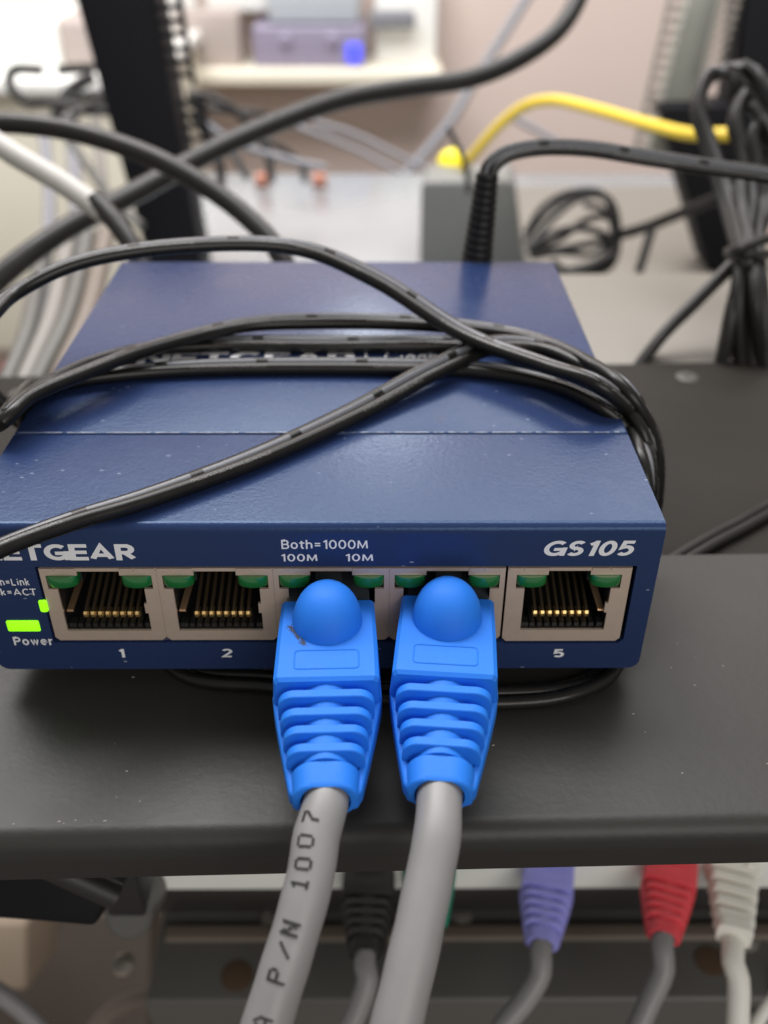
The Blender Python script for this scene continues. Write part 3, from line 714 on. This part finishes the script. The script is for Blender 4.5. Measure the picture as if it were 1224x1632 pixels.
loop('strand', [P(842, 400, dC+8), P(890, 382, dC+8), P(935, 350, dC+8), P(968, 345, dC+8), P(985, 372, dC+8), P(960, 412, dC+8), P(890, 436, dC+8)], 1.9, M_black, coil)
loop('strand', [P(850, 405, dC-4), P(900, 396, dC-4), P(950, 386, dC-4), P(985, 376, dC-4)], 1.9, M_black, coil)
loop('strand', [P(836, 385, dC+6), P(872, 340, dC+6), P(925, 306, dC+6), P(972, 318, dC+6), P(986, 372, dC+6), P(974, 425, dC+6), P(930, 442, dC+6)], 1.6, M_black, coil)
loop('strand', [P(846, 410, dC-6), P(890, 402, dC-6), P(948, 404, dC-6), P(976, 372, dC-6), P(966, 335, dC-6), P(930, 326, dC-6)], 1.6, M_black, coil)
loop('lead', [P(975, 378, dC), P(1030, 362, 480), P(1080, 342, 460), P(1140, 318, 430), P(1185, 300, 420)], 2.7, M_black, coil)
loop('lead', [P(1040, 362, 470), P(1030, 395, 470), P(1018, 434, 470)], 2.2, M_black, coil)

# bundled flat cords at the right
bun = thing('cord_bundle', 'bundle of black flat cords tied in the middle, hanging at the right edge', 'cord bundle', P(1190, 560, 235))
dB = 262
def ribbon(pts, wd, parent, ref):
    b = B(); pth = smooth_path(pts, 2.5)
    for off in (-wd*.95, wd*.95): tube(b, pth, wd, 10, ref=ref, off=(off, 0))
    return build('strand', b, M_thick, parent)
V = Vector((1, -.2, 0))
ribbon([P(1200, 600, 250), P(1188, 470, 245), P(1180, 395, 250), P(1160, 320, dB), P(1130, 230, 268), P(1112, 170, 270), P(1135, 118, 270), P(1180, 115, 268), P(1222, 150, 266), P(1260, 200, 262)], 1.9, bun, V)
ribbon([P(1180, 600, 250), P(1176, 470, 243), P(1186, 395, 248), P(1196, 320, dB-4), P(1182, 240, 262), P(1170, 190, 263), P(1184, 158, 264), P(1205, 175, 264), P(1216, 240, 263), P(1212, 330, 258), P(1205, 395, 250), P(1212, 470, 244), P(1226, 640, 250)], 1.8, bun, V)
ribbon([P(1146, 600, 250), P(1168, 490, 244), P(1192, 400, 250), P(1206, 330, 258), P(1204, 250, 258), P(1198, 218, 258), P(1210, 200, 258), P(1235, 230, 256)], 1.7, bun, V)
ribbon([P(1005, 600, 252), P(1060, 530, 250), P(1110, 480, 250), P(1160, 430, 250), P(1198, 395, 252), P(1222, 340, 256), P(1250, 260, 258)], 1.6, bun, V)
ribbon([P(1215, 600, 250), P(1204, 480, 240), P(1194, 400, 246), P(1182, 345, 254), P(1178, 290, 258)], 1.7, bun, V)
b = B(); tube(b, smooth_path([P(1160, 402, 246), P(1178, 398, 238), P(1205, 386, 240), P(1240, 376, 244)], 2), 1.3, 10); tube(b, smooth_path([P(1160, 408, 246), P(1190, 408, 238), P(1225, 405, 243)], 2), 1.1, 10); build('tie', b, M_thick, bun)

# yellow cable
yc = thing('yellow_cable', 'thin yellow cable bent over above the adapter, bright yellow plug at its end', 'cable', P(722, 270, 600))
loop('jacket', [P(735, 272, 560), P(760, 240, 540), P(800, 196, 520), P(838, 168, 505), P(880, 160, 490), P(940, 172, 470), P(1040, 200, 430), P(1110, 215, 400), P(1165, 214, 390)], 2.7, M_yellow, yc)
c = P(722, 262, 572); b = B(); rings = []
for k in range(9):
    t = math.pi*(k/8)-math.pi/2; rr = max(.05, 9.5*math.cos(t)); rings.append([(c.x+rr*math.cos(a), c.y+rr*.9*math.sin(a), c.z+9*math.sin(t)) for a in [2*math.pi*q/16 for q in range(16)]])
loft(b, rings); build('plug', b, M_yplug, yc)
tag(loop('cable_stub', [P(714, 203, 430), P(733, 240, 430), P(744, 270, 430), P(746, 310, 430)], 1.3, M_thick, None), 'short dark wire standing beside the yellow plug', 'wire')

# thick black cables behind the switch
def free_cable(name, label, cat, pts, r, m, n=16, step=4):
    b = B(); pth = smooth_path(pts, step); tube(b, [p for p in pth], r, n)
    return tag(build(name, b, m, base=pth[0]), label, cat)
free_cable('thick_cable', 'thick round black cable curving from the left edge down behind the switch', 'cable',
  [P(-80, 200, 262), P(0, 196, 262), P(110, 208, 262), P(240, 250, 260), P(340, 305, 258), P(400, 352, 256), P(440, 395, 254), P(462, 440, 253)], 2.75, M_thick)
free_cable('thick_cable', 'long thick black cable climbing from lower left to the top edge', 'cable',
  [P(-60, 500, 285), P(20, 425, 290), P(110, 362, 298), P(220, 305, 310), P(320, 250, 320), P(430, 200, 330), P(540, 160, 340), P(650, 140, 350), P(750, 125, 355), P(830, 92, 360), P(890, 48, 365), P(925, -10, 370), P(945, -80, 375)], 3.5, M_thick)
wc = thing('taped_cable', 'dark cable with white tape wrapped round its upper part, left edge', 'cable', P(0, 232, 245))
loop('jacket', [P(150, 318, 240), P(185, 355, 238), P(215, 400, 236), P(235, 450, 235)], 2.5, M_thick, wc, 14)
loop('tape', [P(-60, 190, 246), P(20, 245, 244), P(100, 292, 242), P(168, 340, 240)], 2.9, M_label, wc, 14)

# ------------------------------------------------------------------ rack posts
def post_part(name, a, b_, c, d, y, depth, m, parent, low=1.3):   # a-b top edge, c-d bottom edge, in pixels, on the plane y
    A, Bq, C, Dq = on(*a, y=y), on(*b_, y=y), on(*c, y=y), on(*d, y=y)
    up1, up2 = (A-C), (Bq-Dq)
    q = [C-up1*low, Dq-up2*low, Bq+up2*.4, A+up1*.4]
    g = B(); prism(g, q, (0, depth, 0)); return build(name, g, m, parent, bevel=.6)
def hole_strip(name, t0, t1, b0, b1, y, m, parent, n, fr=.5):
    """perforated strip: two thin rails joined by rungs, the gaps are real holes"""
    g = B(); A, Bq, C, Dq = on(*t0, y=y), on(*t1, y=y), on(*b0, y=y), on(*b1, y=y)
    def rectp(u0, u1, v0, v1):
        f = lambda u, v: (A.lerp(Bq, u)).lerp(C.lerp(Dq, u), v)
        prism(g, [f(u0, v1), f(u1, v1), f(u1, v0), f(u0, v0)], (0, 2, 0))
    for k in range(n):
        rectp(.0, .82, (k)/n, (k+fr)/n)
    rectp(.8, 1, 0, 1)
    return build(name, g, m, parent, smooth=False)
yP = 430
lp = thing('rack_post', 'black upright rack post at the upper left with a perforated strip', 'rack post', on(275, 410, y=yP), 'rack posts')
post_part('upright', (122, 0), (247, 0), (237, 420), (322, 420), yP, 30, M_post, lp)
hole_strip('hole_strip', (240, -16), (288, -16), (276, 136), (312, 136), yP-2, M_post, lp, 7, .42)
hole_strip('hole_strip', (282, 160), (326, 160), (298, 236), (336, 236), yP-2, M_post, lp, 4, .42)
rp = thing('rack_post', 'rack post at the upper right, grey green face between two perforated strips', 'rack post', on(1140, 420, y=yP), 'rack posts')
post_part('upright', (1188, 0), (1330, 0), (1138, 425), (1200, 425), yP, 30, M_post, rp)
post_part('side_panel', (1098, 0), (1150, 0), (1030, 262), (1085, 262), yP+12, 12, M_postface, rp, 0)
post_part('foot', (1078, 250), (1215, 250), (1130, 430), (1215, 430), yP-4, 30, M_post, rp, 0)
hole_strip('hole_strip', (1186, -10), (1150, -10), (1146, 120), (1118, 120), yP-2, M_hole, rp, 8, .5)
hole_strip('hole_strip', (1098, -10), (1066, -10), (1034, 258), (1004, 258), yP+8, M_hole, rp, 15, .5)

# ------------------------------------------------------------------ far background
wall = tag(build('wall', box(B(), -1200, 1500, 1300, 1340, -900, 2000), M_wall, base=(0, 1300, -900), smooth=False), kind='structure')
floor = tag(build('floor', box(B(), -1200, 1500, -700, 1300, -940, -900), M_floor, base=(0, 0, -940), smooth=False), kind='structure')
# wall shelf with things on it
yS = 1180
def wbox(name, label, cat, x0, x1, y0, y1, py0, py1, m, depth, yy, bevel=3, parent=None):
    a, c = on(x0, py1, y=yy), on(x1, py0, y=yy)
    b = B(); box(b, a.x, c.x, yy, yy+depth, a.z, c.z)
    if parent: return build(name, b, m, parent, bevel=bevel)
    return tag(build(name, b, m, base=(a.x, yy, a.z), bevel=bevel), label, cat)
wbox('wall_shelf', 'cream shelf on the back wall carrying a router and boxes', 'shelf', 255, 706, 0, 0, 112, 137, M_cream, 116, yS, 4)
wbox('cardboard_box', 'taupe box on the cream shelf left of the purple router', 'box', 285, 378, 0, 0, 20, 111, M_taupe, 48, yS+20)
rt = thing('router', 'purple grey router with a blue light on the cream shelf', 'router', on(490, 104, y=yS+20))
wbox('case', '', '', 405, 582, 0, 0, 42, 108, M_purple, 88, yS+20, 4, rt)
wbox('status_light', '', '', 552, 576, 0, 0, 70, 100, M_bluelight, 6, yS+15, 1.5, rt)
for px in (455, 530):
    c = on(px, 65, y=yS+19); b = B(); loft(b, [[(c.x+r*math.cos(k*.4), yS+yy, c.z+r*math.sin(k*.4)) for k in range(16)] for r, yy in ((9, 21), (9, 17), (6, 15))]); build('knob', b, M_purple, rt)
wbox('modem', 'blue grey modem lying on top of the purple router', 'modem', 428, 572, 0, 0, -40, 38, M_bluegrey, 70, yS+30, 5)
wbox('storage_box', 'tall white box at the right end of the cream shelf', 'box', 598, 700, 0, 0, -60, 110, M_cab, 52, yS+60, 4)
wbox('white_bin', 'white bin behind the taupe box on the cream shelf', 'bin', 330, 424, 0, 0, -80, 20, M_cab, 40, yS+72, 4)
wbox('grey_strip', 'dark grey bar lying before the white box on the cream shelf', 'bar', 590, 662, 0, 0, 18, 46, M_thin, 20, yS+30, 3)
# left side clutter
cb = thing('cabinet', 'cream cabinet far behind the left rack post', 'cabinet', on(60, 360, y=900))
wbox('carcass', '', '', -260, 236, 0, 0, 150, 560, M_cream, 300, 900, 4, cb)
wbox('top_board', '', '', -280, 240, 0, 0, 128, 152, M_cab, 320, 885, 3, cb)
wbox('white_carton', 'pale carton standing on the cream cabinet behind the left post', 'carton', -80, 85, 0, 0, 36, 127, M_ltgrey, 120, 930, 4)
wbox('taupe_carton', 'pinkish carton beside the pale carton on the cabinet', 'carton', 88, 200, 0, 0, 34, 127, M_taupe, 120, 940, 4)
wbox('white_board', 'white panel leaning on the wall above the cabinet, top left', 'panel', -200, 300, 0, 0, -120, 80, M_cab, 12, 1286, 4)
bk = thing('wire_bracket', 'black wire handle in front of the cream cabinet, far left', 'bracket', P(20, 150, 700))
loop('rod', [P(52, 168, 700), P(25, 150, 700), P(14, 128, 700), P(22, 112, 700), P(68, 112, 700)], 3.6, M_black, bk)
loop('rod', [P(92, 112, 700), P(150, 108, 700)], 3.6, M_black, bk)
free_cable('black_wire', 'blurred black wire looping out from behind the left rack post', 'wire', [P(150, 120, 640), P(120, 138, 640), P(100, 160, 640), P(88, 190, 640)], 4.2, M_thick)
free_cable('black_wire', 'lower black wire beside the looping one near the left post', 'wire', [P(170, 150, 640), P(140, 152, 640), P(105, 160, 640), P(50, 165, 640)], 3.0, M_thick)
hung = (('pale grey cable hanging down at far left behind the taped cable', 75, 3.6, M_thin), ('second pale grey cable hanging nearer the left rack post', 118, 4.2, M_thin), ('pale cable hanging close against the left rack post', 160, 3.4, M_dusk2))
for lab, px, r, m in hung:
    free_cable('hanging_cable', lab, 'cable', [P(px-8, 190, 640), P(px, 260, 600), P(px+4, 340, 560), P(px-6, 440, 500), P(px-30, 560, 430)], r, m)['group'] = 'cables hanging at the left'
low = (('grey cable running down beside the rear left corner of the switch', 128, 432, 60, 610, 3.0, M_dusk), ('pale cable left of the switch corner, between two others', 100, 430, 40, 610, 3.4, M_dusk2), ('tan cable touching the left edge of the switch', 158, 430, 96, 600, 3.6, M_dusk3), ('grey cable farthest left of those beside the switch', 60, 450, 8, 620, 3.2, M_dusk))
for lab, x0, y0, x1, y1, r, m in low:
    free_cable('floor_cable', lab, 'cable', [P(x0+12, y0-60, 400), P(x0, y0, 380), P((x0+x1)/2+8, (y0+y1)/2, 350), P(x1, y1, 330), P(x1-20, y1+60, 320)], r, m)['group'] = 'cables running down left of the switch'
tag(build('red_plug', box(B(), *[v for a in zip(P(-12, 600, 340), P(9, 575, 352)) for v in sorted(a)]), M_red, base=P(0, 600, 340), bevel=1.5), 'red plug just showing at the left edge above the shelf', 'plug')
# thin wires against the pink wall
tw = ((P(300, 165, 600), P(350, 175, 610), P(420, 182, 620), P(470, 200, 640)), (P(310, 175, 600), P(345, 205, 610), P(375, 250, 610), P(395, 285, 610)), (P(420, 225, 640), P(455, 240, 640), P(480, 262, 640), P(487, 290, 640)),
      (P(500, 195, 900), P(560, 212, 900), P(620, 240, 900), P(680, 270, 900)), (P(470, 200, 900), P(560, 235, 900), P(640, 275, 900)))
tl = ('black wire leaving the left post toward the top of the thick cable', 'black wire dropping from the left post to the server latch', 'short black wire bending down to the second orange latch', 'upper thin grey wire sloping across the pink wall', 'lower thin grey wire sloping across the pink wall')
for k, q in enumerate(tw): free_cable('thin_wire', tl[k], 'wire', q, 2.4 if k < 3 else 2.6, M_thick if k < 3 else M_thin, 8, 8)['group'] = 'thin wires behind the thick cable'
free_cable('wall_cable', 'blurred grey cable slanting down the pink wall to the server', 'cable', [P(850, -20, 1100), P(800, 60, 1100), P(755, 130, 1100), P(720, 190, 1100), P(680, 240, 1100), P(640, 285, 1100)], 5.5, M_thin)
free_cable('wall_cable', 'short grey cable on the pink wall beneath the yellow cable', 'cable', [P(815, 185, 1000), P(850, 205, 1000), P(900, 232, 1000)], 3.5, M_thin)

# ------------------------------------------------------------------ below the shelf
lo = thing('patch_bay', 'pale faced patch panel below the shelf with coloured plugs in it', 'patch panel', (30, 34, -135))
b = B(); box(b, -58, 330, 31, 160, -100, -60); build('faceplate', b, M_ltgrey, lo, bevel=.8)
b = B(); box(b, -120, 330, 33, 160, -112, -100.5); build('gap_shade', b, M_lip, lo, bevel=.5)  # dark strip drawn for the shadowed gap below the faceplate
ch = thing('lower_chassis', 'dark grey metal chassis below the patch panel with rusty holes', 'chassis', (20, 20, -180))
b = B(); box(b, -47, 330, 19, 160, -190, -126); build('case', b, M_dark, ch, bevel=1.2)
b = B(); box(b, -45, 330, 33.5, 38, -125.9, -124); build('rear_ledge', b, M_dusk3, ch, bevel=1)
for px, py in ((378, 1556), (1133, 1532)):
    c = on(px, py, z=-126); b = B(); loft(b, [[(c.x+r*math.cos(k*.4), c.y+r*math.sin(k*.4), -126+z) for k in range(16)] for r, z in ((4.0, -.3), (4.0, .25), (3.4, .4), (.05, .42))]); build('rusty_hole', b, M_rust, ch)
for px, py in ((435, 1470), (467, 1470), (468, 1518), (469, 1538), (197, 1538), (735, 1462), (1190, 1500)):
    c = on(px, py, z=-126); b = B(); loft(b, [[(c.x+r*math.cos(k*.5), c.y+r*math.sin(k*.5), -126+z) for k in range(13)] for r, z in ((2.8, -.3), (2.8, 1.0), (1.6, 1.6))]); build('screw', b, M_bright, ch)
br = thing('shelf_bracket', 'black bracket arm under the shelf at lower left', 'bracket', (-60, -10, -40))
q = [P(-60, 1375, 165), P(-60, 1462, 165), P(60, 1470, 165), P(150, 1478, 165), P(168, 1440, 165), P(180, 1375, 165)]
b = B(); prism(b, q, FW*30); build('arm', b, M_post, br, bevel=1)
b = B(); c = P(203, 1462, 190); loft(b, [[c+FW*d+(RT*math.cos(k*math.pi/12)*r+UP*math.sin(k*math.pi/12)*r*1.05) for k in range(24)] for r, d in ((3.8, 0), (4.7, .8), (4.7, 14))]); build('knob', b, M_dark, br)
b = B(); c = P(206, 1400, 192); box(b, c.x-3.5, c.x+4, c.y-6, c.y+8, c.z-4, c.z+12); build('clip', b, M_blkboot, br, bevel=.8)
b = B(); tube(b, [P(60, 1372, 158), P(185, 1428, 162)], 2.2, 12); build('bar', b, M_blkboot, br)

def far_cable(pc, w_mm, mboot, mcable, pts, label, d, rc=2.6, style=0, lean=0, push=0):
    """a smaller copy of the booted plug, pushed into the patch panel"""
    c = on(*pc, y=31.0); t = thing('patch_lead', label, 'network cable', c, 'booted leads in the lower patch panel')
    b = B()
    if style == 0:
        make_boot(b)
    else:                                               # slim boot: two rails joined by four bars
        rings = [ring(0, 0, 6, 3.6, .9, 0), ring(0, 0, 6, 3.6, .9, -9), ring(0, 0, 5.4, 3.4, .9, -10)]
        loft(b, rings)
        box(b, -4.2, -2.5, -9, 6, 3.4, 5.2); box(b, 2.5, 4.2, -9, 6, 3.4, 5.2)
        for k in range(4):
            y0 = -11.4-k*3.4; hw = 5.3-k*.35
            loft(b, [ring(0, 0, hw, 3.5-k*.2, 1.2, y) for y in (y0, y0-1.9)])
        loft(b, [ring(0, -.8, 1.5, 2.0, 1.0, y) for y in (-9, -24)])
        loft(b, [ring(0, 0, 3.8, 3.0, 1.4, y) for y in (-23.8, -26.5)])
    k = w_mm/13.3*.86
    M = Matrix.Translation(c) @ Matrix.Rotation(lean, 4, 'Z') @ Matrix.Rotation(R(-6), 4, 'X') @ Matrix.Scale(k, 4)
    M = Matrix.Translation(Vector((0, 5+push, -2))) @ M
    b.xf(M); build('boot', b, mboot, t, angle=40)
    e = M @ Vector((0, -29, -1.65)); e0 = M @ Vector((0, -20, -1.65)); e2 = M @ Vector((0, -32, -2.0))
    g = B(); tube(g, smooth_path([e0, e, e2]+[P(q[0], q[1], (e2-CAM).dot(FW)-1.2*(n+1)) for n, q in enumerate(pts)], 2), min(rc, 2.3), 14); build('cable', g, mcable, t)
far_cable((884, 1378), 13.0, M_lav, M_grey, [(862, 1550), (838, 1592), (805, 1632), (770, 1690)], 'lavender booted lead in the lower patch panel', 217, 2.6, 0, R(-13))
far_cable((1083, 1372), 13.0, M_red, M_grey, [(1058, 1545), (1036, 1595), (1016, 1640), (990, 1710)], 'red booted lead in the lower patch panel', 217, 2.9, 0, R(-19))
far_cable((1180, 1372), 14.6, M_ivory, M_ivory, [(1177, 1560), (1177, 1600), (1175, 1650), (1172, 1720)], 'ivory slim booted lead in the lower patch panel, right edge', 217, 2.8, 1, R(-17))
far_cable((590, 1385), 13.4, M_blkboot, M_grey, [(586, 1560), (570, 1610), (546, 1660), (520, 1730)], 'black booted lead between the two big grey cables', 217, 2.5, 0, R(-2))
far_cable((684, 1378), 13.2, M_green, M_grey, [(664, 1590), (640, 1680)], 'green booted lead hidden behind the right big grey cable', 217, 2.5, 0, 0, 6)

# tangle and floor things below
free_cable('low_cable', 'pale grey cable arching at the bottom left of the big printed cable', 'cable', [P(330, 1660, 240), P(350, 1622, 240), P(390, 1604, 240), P(430, 1610, 240), P(470, 1640, 240)], 2.6, M_grey)
free_cable('low_cable', 'pale grey cable slanting across the bottom left corner', 'cable', [P(-40, 1560, 250), P(10, 1590, 250), P(55, 1628, 250), P(100, 1680, 250)], 2.4, M_grey)
free_cable('low_cable', 'thin ivory cable in the bottom right corner', 'cable', [P(1260, 1560, 230), P(1225, 1600, 230), P(1195, 1650, 230)], 1.6, M_ivory)
free_cable('low_cable', 'black cable running along the bottom beneath the lavender lead', 'cable', [P(700, 1560, 290), P(760, 1590, 290), P(830, 1640, 290), P(870, 1700, 290)], 3.0, M_black)
wbl = lambda px0, px1, py0, py1, d, dep, name, label, cat, m: tag(build(name, prism(B(), [P(px0, py1, d), P(px1, py1, d), P(px1, py0, d), P(px0, py0, d)], FW*dep), m, base=P(px0, py1, d), bevel=2), label, cat)
wbl(-60, 42, 1470, 1580, 420, 40, 'wood_block', 'tan wooden block low down at the left edge', 'wood block', M_wood)
wbl(880, 1240, 1568, 1760, 330, 30, 'wood_board', 'brown board at the bottom right under the ivory lead', 'board', M_wood)
wbl(905, 985, 1575, 1700, 300, 20, 'grey_box', 'grey box at the bottom between lavender and red leads', 'box', M_postgrey)
wbl(700, 760, 1580, 1700, 320, 20, 'tan_box', 'small tan box at the bottom beside the right big cable', 'box', M_wood)

for k, (lab, q, r, m) in enumerate((
  ('black cable looping low behind the big printed grey cable', [P(560, 1660, 300), P(520, 1600, 300), P(440, 1580, 300), P(360, 1590, 300), P(290, 1620, 300), P(240, 1690, 300)], 2.2, M_thick),
  ('dark cable at the bottom edge left of the lavender lead', [P(690, 1660, 270), P(730, 1600, 275), P(800, 1580, 280), P(880, 1600, 280), P(930, 1680, 280)], 3.2, M_black),
  ('grey cable at the bottom edge between lavender and red leads', [P(890, 1690, 270), P(930, 1610, 270), P(985, 1580, 270), P(1030, 1610, 270), P(1050, 1690, 270)], 2.6, M_dusk2),
  ('dark cable low down in the bottom right corner', [P(1080, 1690, 280), P(1110, 1600, 280), P(1170, 1570, 280), P(1240, 1590, 280)], 3.4, M_black),
  ('brown cable sagging in the bottom left corner', [P(120, 1690, 300), P(180, 1610, 300), P(260, 1590, 300), P(330, 1640, 300), P(350, 1700, 300)], 3.0, M_dusk3))):
    free_cable('low_cable', lab, 'cable', q, r, m)['group'] = 'cables lying at the bottom of the rack'

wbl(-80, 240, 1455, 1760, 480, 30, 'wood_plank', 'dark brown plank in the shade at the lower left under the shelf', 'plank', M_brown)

for k, (lab, q, r, m) in enumerate((
  ('dark wire arching from the left post over the server, farthest back', [P(300, 150, 560), P(345, 158, 560), P(390, 190, 565), P(425, 240, 570), P(432, 290, 570)], 2.6, M_thick),
  ('dark wire hugging the left post down to the server', [P(305, 180, 540), P(330, 215, 545), P(350, 260, 550), P(352, 300, 550)], 2.8, M_thick),
  ('dark wire running low from the left post to the right', [P(318, 190, 560), P(370, 225, 565), P(440, 250, 570), P(520, 268, 575)], 2.2, M_thin),
  ('black wire drooping behind the wire handle at the left', [P(60, 160, 620), P(110, 168, 620), P(150, 178, 620), P(200, 172, 620)], 3.0, M_thick),
  ('black wire crossing the grey cables left of the post', [P(100, 200, 560), P(140, 170, 570), P(180, 158, 580)], 2.6, M_thick),
  ('grey wire slack beside the left post above the switch', [P(110, 220, 520), P(150, 280, 500), P(190, 330, 480), P(225, 360, 470)], 2.4, M_dusk))):
    free_cable('tangle_wire', lab, 'wire', q, r, m)['group'] = 'wires tangled round the left post'
